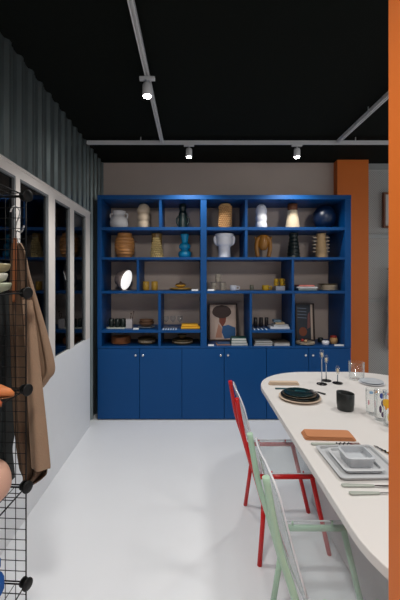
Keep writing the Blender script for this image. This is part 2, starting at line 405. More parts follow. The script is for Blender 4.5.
vase(254.5,272,234.5,V2,YV, lambda r,h: close_top(arc((r*.3,h*.34),(r*.5,h*.46),(r*.62,h*.72),(r*.5,h*.96))), 'arched_vase', mgold, 'ochre brown sculpted vase with open arched legs', extra=bowlegs)
vase(287,300,233,V2,YV, lambda r,h: close_top([(rr*(1+.05*math.sin(z/h*PI*14)), z) for rr,z in arc((r*.98,0),(r*.85,h*.4),(r*.66,h*.8),(r*.72,h*.98),k=14)]), 'ridged_vase', mgr, 'dark green tapering ridged vase on the second shelf')
def spikes(t, r, h):
    for s in (-1,1):
        for i in range(5):
            z = h*(.25+.14*i); MB().tube([(s*r*.5,0,z),(s*r*.97,0,z+.004)], .010, 8, r2=.007).build('peg', mc, t)
vase(312.5,329.5,232.5,V2,YV, lambda r,h: close_top(arc((r*.66,0),(r*.62,h*.4),(r*.5,h*.75),(r*.55,h*.97))), 'pegged_vase', mat('beige_stoneware',(208,172,124),rough=.6), 'beige vase with rows of pegs sticking out of both sides', extra=spikes)

# ------------------------------------------------------------------ shelf wares
def plate_prof(r, h=.018, w=.006):
    return [(r*.6,0),(r*.62,.002),(r,h),(r-.001,h+w*.6),(r*.97,h+w*.6),(r*.64,w),(1e-5,w*.9)]
def bowl_prof(r, h, w=.005):
    return [(r*.45,0),(r*.5,.003),(r*.82,h*.4),(r,h),(r-w*.4,h+.002),(r-w,h),(r*.78,h*.42),(r*.45,.01),(1e-5,.008)]
def cup_prof(r, h, w=.004):
    return [(r*.8,0),(r*.95,.006),(r,h*.5),(r*.98,h),(r*.98-w*.5,h+.001),(r*.98-w,h),(r*.95-w,.012),(1e-5,.009)]
YS = 3.98
def plates(px0, px1, base, n, m, label_fmt, group, Y=YS, dz=.012, names='plate', shrink=0):
    x = XY((px0+px1)/2, Y); r = (px1-px0)*Y/F/2
    first = None
    words = ['bottom', 'second from bottom', 'third from bottom', 'fourth from bottom', 'fifth from bottom', 'sixth from bottom']
    for i in range(n):
        lab = label_fmt % ('topmost' if i == n-1 else words[i])
        mb = MB().lathe(plate_prof(r*(1-shrink*i), .012, .006), 28)
        mm = m[i % len(m)] if isinstance(m, list) else m
        one(mb, names, mm, (x, Y, base+.0006+i*(dz+.0005)), lab, 'plate', group)
    return x, base+n*dz+.002
mterr = mat('terracotta_plate',(176,112,70),rough=.5); mcrp = mat('cream_plate',(206,190,166),rough=.5); mdkp = mat('dark_olive_plate',(96,80,52),rough=.5)
moch = mat('ochre_yellow',(196,152,54),rough=.4)
# white oval plate on edge with a grey one behind
def stood_plate(px, py, hh, ratio, Y, rz, lean, m, label):
    # a plate standing on edge: lies in local XZ plane
    r = hh/2; b = MB().lathe(plate_prof(r,.01,.006),32)
    b.xf(Matrix.Rotation(PI/2,4,'X')); b.xf(Matrix.Rotation(-lean,4,'X'))
    zm = min(v[2] for v in b.v); b.xf(Matrix.Translation((0,0,-zm)))
    return one(b,'plate',m,(XY(px,Y),Y,S3+.001),label,'plate','plates standing on edge',rz=rz)
lx = XY(124.2, 3.97)
t = thing('drum_lamp',(lx,3.97,S3+.0005),'lit white drum lamp with an oval glowing face, in the third-shelf niche','lamp')
ax = Vector((math.sin(math.radians(70)),-math.cos(math.radians(70)),-.26)).normalized()
Q = Matrix.Translation((0,0,.122)) @ Matrix.Scale(1,4) @ ax.to_track_quat('Z','Y').to_matrix().to_4x4()
MB().lathe([(.05,-.085),(.075,-.075),(.112,.0),(.116,.028),(.111,.03)],32).xf(Q).build('shade',mat('taupe_shade',(140,124,118),rough=.6),t)
MB().lathe([(.1105,.022),(.1105,.031),(.09,.034),(1e-5,.035)],32).xf(Q).build('diffuser',mat('lit_diffuser',(255,250,245),emit=.75,var=0),t)
MB().lathe([(.04,0),(.042,.003),(.04,.006),(.012,.008)],20).build('foot',mat('taupe_shade',(140,124,118)),t)
# ochre cups
c = None
for k, px in enumerate((146,154.6)):
    lab = ['left of the two ochre cups beside the divider','right of the two ochre cups beside the divider'][k]
    if c is None:
        c = one(MB().lathe(cup_prof(.036,.098),24),'cup',moch,(XY(px,YS),YS,S3+.0005),lab,'cup','ochre cups')
    else: dup(c,(XY(px,YS),YS,S3+.0005),lab)
x, z = plates(169,192,S3,2,[mdkp,moch],'ochre and brown wide plate under the small lidded dish, %s of the two','plates of the lidded dish pile')
t = thing('lidded_dish',(x,YS,z+.006),'small ochre lidded dish on top of two wide plates','dish')
MB().lathe([(.03,0),(.06,.02),(.062,.03),(.05,.03)],28).build('bowl',moch,t)
MB().lathe([(.056,.031),(.05,.042),(.02,.05),(.012,.055),(.014,.064),(1e-5,.068)],28).build('lid',mat('dark_lid',(90,66,40),rough=.5),t)
# price cards
mcard = mat('white_card',(225,228,230),rough=.7,var=0)
def card(px, zb, label, w=.07):
    b = MB().box(-w/2,w/2,-.004,.004,0,.004); b.box(-w/2,w/2,.002,.004,0,.018)
    one(b,'price_card',mcard,(XY(px,3.83),3.825,zb+.0004),label,'card','white price cards')
card(195,S3,'white price card at shelf edge beside the ochre lidded dish')
card(211,S3,'white price card at shelf edge below the stacked cream cups')
card(211,S5,'white price card in front of the framed portrait',.06)
card(339,S5,'white price card at the lower right corner of the shelving',.1)
card(136,S4,'white price card at shelf edge between the utensil holder and bowls',.06)
# tray with dark mugs and utensil holder
t = one(MB().prism(rrect(.21,.15,.03),0,.012),'tray',mat('pale_tray',(196,200,186),rough=.5),(XY(117.5,YS),YS-.03,S4+.0005),'pale oval tray under the dark mugs','tray',bevel=.003)
mdm = mat('dark_mug',(24,34,30),rough=.35)
mug = None
for k,(dx,dy) in enumerate(((-.062,-.03),(.005,-.035),(.064,-.03))):
    loc = (XY(117.8,YS)+dx, YS+dy, S4+.013); lab = 'dark mug on the pale tray, %s of the three' % ['left','middle','right'][k]
    if mug is None:
        mug = thing('mug',loc,lab,'mug','dark mugs on the tray')
        MB().lathe(cup_prof(.03,.09),24).build('body',mdm,mug)
        MB().tube(smooth_path([(-.028,-.012,.07),(-.032,-.035,.06),(-.03,-.034,.035),(-.026,-.014,.025)]),.0045,8).build('handle',mdm,mug)
    else: dup(mug,loc,lab)
t = thing('utensil_holder',(XY(130,YS),YS-.03,S4+.0005),'small white square holder beside the tray of dark mugs','holder')
b = MB(); w=.033
b.box(-w,w,-w,w,0,.006); b.box(-w,w,-w,-w+.005,.006,.1); b.box(-w,w,w-.005,w,.006,.1); b.box(-w,-w+.005,-w+.005,w-.005,.006,.1); b.box(w-.005,w,-w+.005,w-.005,.006,.1)
b.build('body',mat('pale_grey_ceramic',(196,190,190),rough=.5),t)
mute = mat('wood_utensil',(70,46,38),rough=.6)
for k,(a,bx) in enumerate((((-.01,0,.012),(.018,0,.15)),((.01,.01,.012),(.045,.01,.17)))):
    b = MB().tube([a,bx],.003,8); b.ball((bx[0],bx[1],bx[2]+.008),.008,6,sy=.4)
    o = one(b,'wooden_spoon',mute,(XY(130,YS),YS-.03,S4+.0005),'dark spoon standing in the white holder, %s' % ['the shorter one','the taller leaning one'][k],'spoon','spoons in the holder')
# bowls / plates
x,z = plates(138,155,S4,1,mat('pale_blue_plate',(150,160,170),rough=.4),'pale plate beneath the brown bowls, %s','bowls and plate')
for i,(r,lab) in enumerate(((.088,'brown bowl resting on the pale plate, lower of two'),(.08,'brown bowl nested on top of another beside the white holder'))):
    one(MB().lathe(bowl_prof(r,.045),28),'bowl',mat('brown_bowl',(104,74,52),rough=.5),(x,YS,S4+.018+i*.026),lab,'bowl','brown nested bowls')
plates(111.5,130.5,S5,6,mterr,'terracotta plate in the lower left pile, %s','terracotta plates')
plates(138,155.5,S5,5,[mdkp,mcrp,mcrp,mdkp,mdkp],'cream and brown plate in pile beside the terracotta plates, %s','cream and brown plates')
plates(172,193,S5,4,[mdkp,mcrp,mdkp,mdkp],'olive plate on the bottom shelf under the yellow books, %s','olive plates')
one(MB().lathe(bowl_prof(.05,.035),24),'bowl',mdkp,(XY(182,YS),YS,S5+.06),'small olive bowl on top of the olive plates','bowl')
# wine glasses
gl = None
for k,px in enumerate((166,173,180)):
    loc = (XY(px,4.06),4.06,S4+.0005); lab = 'clear stemmed glass behind the forks and yellow books, %s of three' % ['left','middle','right'][k]
    if gl is None:
        gl = thing('wine_glass',loc,lab,'glass','stemmed glasses in the niche')
        MB().lathe([(.026,0),(.026,.002),(.004,.006),(.003,.05),(.006,.054)],20).build('stem',M_GLASS,gl)
        MB().lathe([(.006,.054),(.026,.075),(.03,.095),(.026,.12),(.0245,.12),(.0285,.095),(.0245,.076),(.004,.058)],24).build('glass_bowl',M_GLASS,gl)
    else: dup(gl,loc,lab)
# forks with pale handles lined up along shelf edge
mfh = mat('pale_blue_handle',(196,210,226),rough=.4)
fk = None
def forks(xs, nm, grp, wh):
    global fk
    for k,px in enumerate(xs):
        loc = (XY(px,3.83),3.84,S4+.0005); lab = 'pale-handled fork lying %s, number %s from the left' % (wh, ['one','two','three','four','five','six'][k])
        if fk is None:
            fk = thing('fork',loc,lab,'fork',grp)
            MB().tube([(0,-.055,.006),(0,.03,.006)],.0058,8).build('handle',mfh,fk)
            b = MB().box(-.002,.002,.03,.09,.003,.0055); b.box(-.009,.009,.09,.11,.003,.0055)
            for q in (-.008,-.003,.003,.008): b.box(q-.001,q+.001,.11,.15,.003,.0055)
            b.build('tines',M_CHROME,fk)
        else:
            d = dup(fk,loc,lab); d['group'] = grp
forks((163.5,166,168.5,171,173.5,176),'fork','forks at the left niche edge','beside the yellow books')
forks((254,258,262,266),'fork','forks at the right niche edge','beside the white boxes')
def slab(name, px0, px1, z0, h, Y, d, m, label, cat, group=None, rz=0, bev=.002, pages=None):
    x = XY((px0+px1)/2, Y); w = (px1-px0)*Y/F
    if not pages:
        return one(MB().box(-w/2,w/2,-d/2,d/2,0,h), name, m, (x,Y,z0+.0004), label, cat, group, rz, bev)
    t = thing(name,(x,Y,z0+.0004),label,cat,group,rz)
    b = MB().box(-w/2,w/2,-d/2,d/2,0,.002); b.box(-w/2,w/2,-d/2,d/2,h-.002,h); b.box(-w/2,-w/2+.002,-d/2,d/2,.002,h-.002); b.build('cover',m,t)
    MB().box(-w/2+.0021,w/2-.004,-d/2+.003,d/2-.003,.0021,h-.0021).build('pages',pages,t)
    return t
mpg = mat('paper_pages',(214,214,208),rough=.8)
myel = mat('yellow_cloth',(226,168,36),rough=.7)
slab('napkin',181,200,S4,.025,3.93,.14,myel,'folded yellow napkin, lower of two on the shelf','napkin','folded yellow napkins',bev=.008)
slab('napkin',181.5,198,S4+.0256,.023,3.93,.13,myel,'folded yellow napkin, upper of two on the shelf','napkin','folded yellow napkins',rz=.06,bev=.008)
# bobbin cups (openwork stacked)
def bobbin(loc, m, lab, grp, w=.03, h=.04, src=[None]):
    t = thing('espresso_cup',loc,lab,'cup',grp)
    MB().lathe([(w*.9,0),(w,.004),(w*.78,h*.5),(w*1.0,h-.002),(w*.9,h),(w*.7,h*.5),(1e-5,.006)],22).build('body',m,t)
    MB().tube(smooth_path([(w*.85,-.005,h*.8),(w*1.35,-.008,h*.75),(w*1.35,-.008,h*.3),(w*.85,-.005,h*.25)]),.0035,8).build('handle',m,t)
    return t
mcc = mat('grey_cream_cup',(176,164,146),rough=.5)
zz = S3+.0005
for (px,lv,lab) in ((213.5,0,'cream grey cup at bottom left of the stacked cups'),(222.5,0,'cream grey cup at bottom right of the stacked cups'),
                    (213.8,1,'cream grey cup second up on left of the stacked cups'),(222.3,1,'cream grey cup second up on right of the stacked cups'),
                    (217.8,2,'cream grey cup third up in the stack'),(217.8,3,'cream grey cup topmost of the stacked cups')):
    hh = .042
    if lv < 2: loc = (XY(px,YS),YS,zz+lv*(hh+.001))
    else: loc = (XY(px,YS),YS,zz+.008+lv*(hh+.001))
    bobbin(loc, mcc, lab, 'stacked cream grey cups', .031, hh)
one(MB().prism(rrect(.17,.07,.01),0,.007),'tray',mat('thin_grey_tray',(120,112,104),rough=.5),(XY(218,YS),YS,zz+.0865),'small thin tray bridging the stacked cream grey cups','tray')
def mugbox(px, m, lab, z=S3):
    t = thing('mug',(XY(px,YS),YS-.02,z+.0005),lab,'mug')
    MB().lathe(cup_prof(.037,.056),24).build('body',m,t)
    b = MB().tube(smooth_path([(.033,-.01,.045),(.062,-.012,.042),(.062,-.012,.016),(.033,-.01,.012)]),.006,8); b.build('handle',m,t)
    return t
mugbox(233,mwh,'white mug with handle standing alone beside the stacked cream cups')
one(MB().lathe(cup_prof(.022,.06),20),'small_glass',mat('grey_glass',(120,118,100),rough=.3),(XY(251.7,YS),YS,S3+.0005),'small grey-green beaker between the white and yellow mugs','beaker')
myl = mat('lemon_yellow',(226,178,30),rough=.4)
mugbox(265,myl,'yellow mug beside the white block on third shelf')
slab('display_block',275,284,S3,.05,YS,.09,mat('pale_block',(196,196,200),rough=.5),'pale block carrying the stacked yellow cups','block')
zz = S3+.0515
b0 = bobbin((XY(275.6,YS),YS,zz),myl,'yellow cup on the pale block, lower left of the stack','stacked yellow cups',.022,.04)
b0 = bobbin((XY(282,YS),YS+.01,zz),myl,'yellow cup on the pale block, lower right of the stack','stacked yellow cups',.022,.04)
b0 = bobbin((XY(276,YS),YS,zz+.0415),myl,'yellow cup, upper left of the stack','stacked yellow cups',.024,.038)
b0 = bobbin((XY(281.8,YS),YS+.012,zz+.0415),myl,'yellow cup, upper right of the stack','stacked yellow cups',.022,.038)
# patterned cloths, plates right
mpk = mat('coral_striped',(206,120,110),rough=.8,var=.3,scale=30); mgy = mat('grey_green_cloth',(120,134,132),rough=.8,var=.2,scale=40)
slab('folded_towel',295.5,314,S3,.022,3.95,.2,mgy,'folded grey-green towel at the bottom of the small towel pile','towel','folded towels on third shelf',bev=.007)
slab('folded_towel',295,315,S3+.0226,.02,3.95,.19,mat('white_towel',(206,204,204),rough=.8),'folded white towel in the middle of the small towel pile','towel','folded towels on third shelf',bev=.007)
slab('folded_towel',296.5,312,S3+.0432,.018,3.95,.17,mpk,'folded coral striped towel on top of the small towel pile','towel','folded towels on third shelf',rz=.05,bev=.007)
plates(318,337,S3,5,[mcrp,mcrp,mcrp,mcrp,mdkp],'cream plate at the right end of the third shelf, %s','cream plates at right end',dz=.014)
# framed pictures
def art(name, cols):
    m = bpy.data.materials.new(name); m.use_nodes = True; nt = m.node_tree; b = nt.nodes['Principled BSDF']; b.inputs['Roughness'].default_value = .4
    return m, nt, b
def frame(px0, px1, py0, zb, Y, lean, label, fm, build_art):
    x = XY((px0+px1)/2, Y); w = (px1-px0)*Y/F; h = ZZ(py0, Y)-zb
    t = thing('framed_picture',(x,Y,zb+.002),label,'picture')
    fw = .014; R = Matrix.Rotation(-lean,4,'X')
    b = MB(); b.box(-w/2,-w/2+fw,-.01,.01,0,h); b.box(w/2-fw,w/2,-.01,.01,0,h); b.box(-w/2+fw,w/2-fw,-.01,.01,0,fw); b.box(-w/2+fw,w/2-fw,-.01,.01,h-fw,h); b.xf(R)
    b.build('frame',fm,t)
    W = w-2*fw-.0006; Hh = h-2*fw-.0006
    for (poly, m, layer, nm) in build_art(W, Hh):
        b = MB(); n = len(poly); y = .004-.0006*layer
        vs = [(p[0]*W/2, y, fw+.0003+Hh*p[1]) for p in poly]+[(p[0]*W/2, y+.0005, fw+.0003+Hh*p[1]) for p in poly]
        b.add(vs,[list(range(n)),[n+i for i in reversed(range(n))]]+[(i,n+i,n+(i+1)%n,(i+1)%n) for i in range(n)]); b.xf(R)
        b.build(nm, m, t)
    return t
mfr = mat('dark_wood_frame',(58,38,28),rough=.5)
def ell(cx,cy,rx,ry,n=20,j=0):
    return [(cx+rx*math.cos(2*PI*i/n)*(1+j*math.sin(5*i)), cy+ry*math.sin(2*PI*i/n)*(1+j*math.cos(3*i))) for i in range(n)]
def art1(W,Hh):
    return [([(-1,0),(1,0),(1,1),(-1,1)],mat('print_cream',(206,180,164),rough=.5),0,'print'),
            (ell(-.1,.80,.74,.19,24,.02)[:] ,mat('print_dark_brown',(58,28,20),rough=.5,var=.3),2,'print_hair'),
            ([(-.3,.72),(.3,.75),(.2,.5),(-.05,.35),(-.3,.5)],mat('print_brown',(128,56,34),rough=.5,var=.2),1,'print_face'),
            ([(-.05,.38),(.4,.42),(.95,.34),(.95,.05),(.1,.02),(-.1,.2)],mat('print_blue',(32,92,146),rough=.5,var=.3),2,'print_sleeve'),
            ([(-.6,.05),(-.1,.05),(-.1,.32),(-.35,.45)],mat('print_skin',(186,132,108),rough=.5,var=.1),1,'print_arm')]
frame(209,237.5,303.8,S5,4.14,.10,'framed print of brown and blue shapes leaning in the lower niche',mfr,art1)
def art2(W,Hh):
    out = [([(-1,0),(1,0),(1,1),(-1,1)],mat('print_slate',(44,50,60),rough=.5,var=.3),0,'print'),
           ([(.7,0),(.97,0),(.97,1),(.7,1)],mat('print_margin',(214,190,170),rough=.5),1,'print_margin'),
           (ell(-.3,.22,.5,.13),mat('print_orange',(150,72,34),rough=.5,var=.3),2,'print_orange'),
           ([(.25,.3),(.65,.35),(.6,.8),(.35,.7)],mat('print_rose',(136,82,76),rough=.5,var=.2),2,'print_rose')]
    for i in range(4): out.append(([(-.95,.62+.09*i),(.2,.60+.09*i),(.2,.62+.09*i),(-.95,.64+.09*i)],mat('print_line',(112,126,146),rough=.5),2,'print_line'))
    return out
frame(287,314.5,303.5,S5,4.14,.10,'framed dark slate and orange print leaning behind the divider',mfr,lambda W,Hh:[(p,m,l,n) for p,m,l,n in art2(W,Hh)]) if False else frame(296.5,315,303.5,S5,4.14,.10,'framed dark slate and orange print in the right niche',mfr,art2)
# books, papers
mgb = mat('bottle_green_cover',(20,72,66),rough=.5); 
z = S5
for i in range(3):
    slab('book',230.5+i*.3,246.9-i*.6,z,.026,3.93,.16,mgb,'bottle green book beside the framed print, %s of its stack' % ['bottom','middle','topmost'][i],'book','green books',rz=-.02*i,pages=mpg); z += .0266
slab('notebook',216,230,S5,.012,3.92,.14,mat('brown_paper',(136,104,92),rough=.7),'thin brown notebook lying in front of the framed print','notebook')
slab('notebook',217,229.5,S5+.0126,.01,3.93,.13,mat('dusty_blue_cover',(46,74,110),rough=.6),'thin blue notebook on top of the brown one','notebook',rz=.05)
z = S5
mz = [(206,206,204),(150,146,140),(212,214,214),(90,84,76),(190,190,186)]
for i in range(5):
    slab('magazine',252.8+.3*i,270.5-.5*(i%2),z,.0088,3.93,.2,mat('magazine_%s' % 'abcde'[i],mz[i],rough=.5,var=.15,scale=25),'magazine in the left pile below the small shelf, %s' % ['bottom','second','third','fourth','topmost'][i],'magazine','left magazine pile',rz=.02*(i%3-1)); z += .0094
z = S5
for i in range(5):
    slab('magazine',272.2+.4*(i%2),287.3,z,.0078,3.93,.2,mat('magazine_%s' % 'abcde'[(i*2)%5],mz[(i*2)%5],rough=.5,var=.15,scale=25),'magazine in the right pile below the small shelf, %s' % ['bottom','second','third','fourth','topmost'][i],'magazine','right magazine pile',rz=.02*((i+1)%3-1)); z += .0084
slab('gift_box',269,288,S4,.022,3.94,.15,mat('box_white',(206,210,216),rough=.5),'wide white box, lowest of the small box stack','box','small box stack')
slab('gift_box',272.5,287,S4+.0226,.022,3.95,.13,mat('box_grey',(170,172,176),rough=.5),'grey white box, second in the small box stack','box','small box stack')
slab('gift_box',274.5,283.5,S4+.0452,.022,3.95,.1,mat('box_beige',(186,164,132),rough=.5),'beige box, third in the small box stack','box','small box stack')
slab('gift_box',273,280.5,S4+.0678,.028,3.95,.08,mat('box_bluegrey',(92,116,132),rough=.5),'blue grey box, topmost of the small box stack','box','small box stack')
for k,px in enumerate((255.5,261,266.5)):
    one(MB().lathe(cup_prof(.022,.1),20),'tumbler',mat('smoked_glass',(52,48,50),rough=.15),(XY(px,4.08),4.08,S4+.0005),'dark smoked tumbler behind the forks, %s of three' % ['left','middle','right'][k],'tumbler','smoked tumblers')
plates(296,314.5,S5,2,[mcrp,mcrp],'cream plate in front of the slate print, %s','cream plates low right',Y=3.93)
for k,(dx,dy,r,cc) in enumerate(((-.03,0,.02,(170,44,34)),(.02,.01,.024,(60,44,36)),(-.005,-.04,.018,(196,160,120)))):
    one(MB().ball((0,0,r*.7),r,7,sz=.7),'pinch_bowl',mat('pinch_%d' % k,cc,rough=.5),(XY(305,3.93)+dx,3.93+dy,S5+.031),['small red ceramic ball on the cream plate','small dark ceramic ball on the cream plate','small beige ceramic ball on the cream plate'][k],'ornament')
one(MB().lathe(cup_prof(.038,.04),24),'cup',mwh,(XY(325.5,3.9),3.9,S5+.0005),'low white cup right of the cream plates','cup')
t = thing('lidded_jar',(XY(333.5,3.96),3.96,S5+.0005),'small beige jar with red top in lower right niche','jar')
MB().lathe(arc((.03,0),(.042,.03),(.04,.06),(.034,.07)),24).build('body',mtan,t)
MB().lathe([(.035,.07),(.036,.085),(.02,.092),(1e-5,.094)],24).build('lid',mat('red_lid',(160,44,34),rough=.5),t)
one(MB().lathe(cup_prof(.03,.05),24),'cup',mdm,(XY(320.5,4.05),4.05,S5+.0005),'dark cup behind the low white cup','cup')

# ------------------------------------------------------------------ table
TT = .75
def table_outline(x0,x1,y0,y1,r,n=14):
    return rrect(x1-x0,y1-y0,r,n,(x0+x1)/2,(y0+y1)/2)
TX = 1.05; TY = 1.77
t = thing('dining_table',(TX,TY,0),'long white table with rounded corners and a solid white plinth base','table')
b = MB().prism([(x-TX,y-TY) for x,y in table_outline(.478,1.66,.66,2.88,.42)],TT-.032,TT); b.build('tabletop',M_TABLE,t,.004,2)
b = MB().prism([(x-TX,y-TY) for x,y in table_outline(.80,1.34,.95,2.45,.06,6)],0,TT-.0325); b.build('plinth',M_PLINTH,t,.003,1)

def on(px,py,z=TT):      # point on a horizontal plane seen at a pixel
    Y = F*(EYE-z)/(py-VY); return ((px-VX)*Y/F, Y)
# place setting far: beige napkin, teal cutlery, plates
def napkin(name, w, d, h, m, loc, rz, label, endm=None):
    t = thing(name,loc,label,'napkin','folded napkins on the table',rz)
    b = MB()
    for k in range(3): 
        hh = h/3; s = 1-.04*k
        b.add([],[])
        bb = MB().prism(rrect(w*s,d*s,min(d*.3,.014),5),k*hh+.0002,(k+1)*hh-.0002); b.add(bb.v,bb.f)
    b.build('cloth',m,t,.0025,2)
    if endm: 
        bb = MB().tube([(w/2-.012,-d/2*.98,h*.5),(w/2-.012,-d/2*.98-.004,h*.5)],.001,6)
    return t
napkin('folded_napkin',.215,.045,.022,mat('sand_linen',(206,182,158),rough=.85,bump=.2,bscale=200),((.535+.757)/2,2.535,TT+.0003),-.03,'folded sand coloured napkin at the far left of the table')
napkin('folded_napkin',.235,.09,.018,mat('terracotta_linen',(190,126,84),rough=.85,bump=.2,bscale=200),(.642,1.70,TT+.0003),-.06,'folded terracotta napkin beside the grey square tray')
def cutlery(kind, mh, loc, rz, label, L=.2, beads=False, group='cutlery on the table'):
    t = thing(kind,loc,label,kind,group,rz)
    MB().prism([(-L*.5,-.006),(-L*.47,-.0085),(-L*.1,-.006),(-L*.0,-.0045),(-L*.0,.0045),(-L*.1,.006),(-L*.47,.0085),(-L*.5,.006)],.001,.008).build('handle',mh,t,.002,1)
    if kind == 'knife':
        MB().prism([(0,-.004),(L*.12,-.007),(L*.45,-.008),(L*.5,.002),(L*.45,.006),(0,.004)],.003,.0052).build('blade',M_CHROME,t)
    elif kind == 'spoon':
        b = MB().box(0,L*.3,-.0025,.0025,.003,.0055); b.ball((L*.4,0,.006),.024,8,sx=1.1,sy=.7,sz=.18); b.build('bowl',M_CHROME,t)
    else:
        b = MB().box(0,L*.28,-.0025,.0025,.003,.0055); b.box(L*.28,L*.34,-.010,.010,.003,.0055)
        for q in (-.009,-.003,.003,.009): b.box(L*.34,L*.5,q-.0015,q+.0015,.003,.0055)
        b.build('tines',M_CHROME,t)
    if beads:
        b = MB(); 
        for i in range(7): b.ball((L*.03+i*.009,(-1)**i*.003,.006),.0045,6)
        b.build('beaded_collar',mat('black_beads',(18,18,20),rough=.25,var=.0),t)
    return t
mteal = mat('teal_handle',(28,76,84),rough=.3); msage = mat('sage_handle',(166,172,162),rough=.4)
x,y = on(290,389.3); cutlery('knife',mteal,(x,y,TT),-.05,'teal-handled knife in front of the sand napkin',.2,True)
x,y = on(322,394); cutlery('fork',mat('black_handle',(20,22,22),rough=.35),(x-.02,y+.03,TT),2.2,'black-handled fork right of the dark round plates',.12)
x,y = on(299.7,398.5)
t0 = one(MB().lathe(plate_prof(.128,.012,.007),40),'dinner_plate',mat('sand_plate',(202,180,158),rough=.5),(x,y,TT+.0004),'large sand plate, lowest of the round plate stack','plate','round plate stack')
one(MB().lathe(plate_prof(.118,.010,.006),40),'dinner_plate',mat('black_glaze',(20,26,26),rough=.2),(x+.003,y+.006,TT+.0125),'black plate in the middle of the round plate stack','plate','round plate stack')
one(MB().lathe(plate_prof(.103,.007,.004),40),'side_plate',mat('bronze_rim',(84,72,58),rough=.25),(x+.001,y+.008,TT+.022),'thin brown-rimmed plate just under the teal one','plate','round plate stack')
one(MB().lathe(plate_prof(.092,.008,.005),40),'side_plate',mat('teal_glaze',(12,38,40),rough=.12,var=.35,scale=9),(x-.004,y+.010,TT+.0282),'dark teal glazed plate topmost of the round plate stack','plate','round plate stack')
cutlery('fork',mteal,(x+.035,y-.005,TT+.040),-.25,'small dark fork lying on the dark teal plate',.13)
# candle / oil lamps on black discs
def oil_lamp(px, py, pytop, label, src=[]):
    x,y = on(px,py); h = ZZ(pytop,y)-TT
    t = thing('oil_lamp',(x,y,TT+.0003),label,'lamp','slim glass lamps on black discs')
    MB().lathe([(.034,0),(.036,.002),(.034,.006),(.006,.009),(.004,.014)],28).build('base',mat('black_gloss',(14,14,14),rough=.2,var=0),t)
    MB().tube([(0,0,.012),(0,0,h-.062)],.0036,10).build('stem',M_ACRE if False else mat('glass_stem',(170,180,190),rough=.1,metal=.5,var=0),t)
    MB().lathe([(.002,h-.064),(.009,h-.056),(.0155,h-.032),(.012,h-.008),(.008,h),(.007,h),(.011,h-.008),(.0142,h-.032),(.006,h-.055)],22).build('glass_bulb',M_GLASS,t)
    tag(MB().lathe([(.003,h-.05),(.0075,h-.035),(.007,h-.025),(.002,h-.018)],14).build('wick',mat('warm_wick',(226,206,176),rough=.4),t),'cream wick')
    return t
oil_lamp(321.8,384.3,350,'tallest slim glass lamp on a black disc base')
oil_lamp(326.2,381,355.3,'slim glass lamp just behind the tallest one')
oil_lamp(337.6,383.4,366,'shortest slim glass lamp on a black disc base')
# black cup
x,y = on(345.4,409.6)
def tilt_fn(a,i): return 1
b = MB(); pr = [(.040,0),(.044,.004),(.0475,.04),(.0485,.095),(.047,.0975),(.0445,.095),(.0435,.04),(.038,.012),(1e-5,.010)]
b.lathe(pr,36); b.v = [(vx,vy,vz-(.004*vx/.048 if vz > .09 else 0)) for vx,vy,vz in b.v]
one(b,'black_cup',mat('black_stoneware',(26,30,29),rough=.38,bump=.1,bscale=40),(x,y,TT+.0003),'large black stoneware cup in the middle of the table','cup')
# big clear tumbler and plates
x,y = on(356.5,379.5)
one(MB().lathe([(.048,0),(.052,.004),(.056,.13),(.0545,.13),(.0505,.008),(1e-5,.006)],36),'tumbler',M_GLASS,(x,y,TT+.0003),'wide clear glass tumbler near the far edge of the table','tumbler')
x,y = on(371.5,383.6)
for k,(r,m_,lab) in enumerate(((.085,mwh,'white plate under the thin grey one at the right of the table'),(.078,mat('cool_grey_plate',(186,192,198),rough=.3),'thin grey plate topmost right of the clear tumbler'))):
    one(MB().lathe(plate_prof(r,.009,.005),36),'plate',m_,(x,y,TT+.0003+k*.0095),lab,'plate','pale plates by the tumbler')
# decorated glasses
def deco_glass(px,py,pyt,r,spots,label,base=None):
    x,y = on(px,py); h = ZZ(pyt,y)-TT
    t = thing('decorated_glass',(x,y,TT+.0003),label,'glass','painted glasses by the orange pillar')
    MB().lathe([(r*.86,0),(r*.9,.004),(r,h*.6),(r,h),(r-.0018,h),(r-.002,h*.6),(r*.9-.002,.012),(1e-5,.010)],30).build('glass_body',base or M_GLASS,t)
    for k,(a,z,w,hh,m_) in enumerate(spots):
        b = MB(); vs=[]; n=8
        ring = []
        for i in range(16):
            th = 2*PI*i/16; aa = a+w*math.cos(th)/r*.5; z_ = z*h+hh*.5*math.sin(th); rr = (r*.93 if z_ < h*.3 else r*.985)+.0022
            ring.append((rr*math.cos(aa),rr*math.sin(aa),z_))
        rc = r*.985+.003; b.add([(rc*math.cos(a),rc*math.sin(a),z*h)]+ring,[(0,1+i,1+(i+1)%16) for i in range(16)])
        b.build('painted_mark',m_,t)
    return t
mb1 = mat('paint_blue',(60,84,170),rough=.3); mo1 = mat('paint_orange',(232,150,40),rough=.3); mp1 = mat('paint_purple',(70,34,84),rough=.3); my1 = mat('paint_yellow',(240,180,30),rough=.3); mpk1 = mat('paint_pink',(214,150,160),rough=.3); mlb = mat('paint_sky',(150,190,226),rough=.3)
A = -PI/2
deco_glass(371.5,414,388.5,.030,[(A-.5,.9,.02,.016,mlb),(A+.3,.93,.024,.014,mo1),(A-.9,.5,.008,.03,mpk1),(A+.1,.45,.007,.05,mpk1)],'clear glass with faint pink and blue marks, farthest of the painted three')
deco_glass(380.3,420,390,.030,[(A-.3,.86,.016,.03,mb1),(A-.15,.62,.012,.035,mp1),(A-.45,.42,.012,.04,mp1),(A-.1,.25,.014,.03,mp1),(A+.5,.93,.02,.016,mlb)],'clear glass with purple and blue squiggle, middle of the painted three')
deco_glass(389.5,426,391,.031,[(A-.85,.68,.05,.045,my1),(A-.5,.95,.024,.012,mpk1),(A-1.0,.55,.012,.02,mo1),(A-.6,.3,.012,.04,mat('paint_pale_yellow',(226,214,150),rough=.3))],'clear glass with a big yellow dot beside the orange pillar')
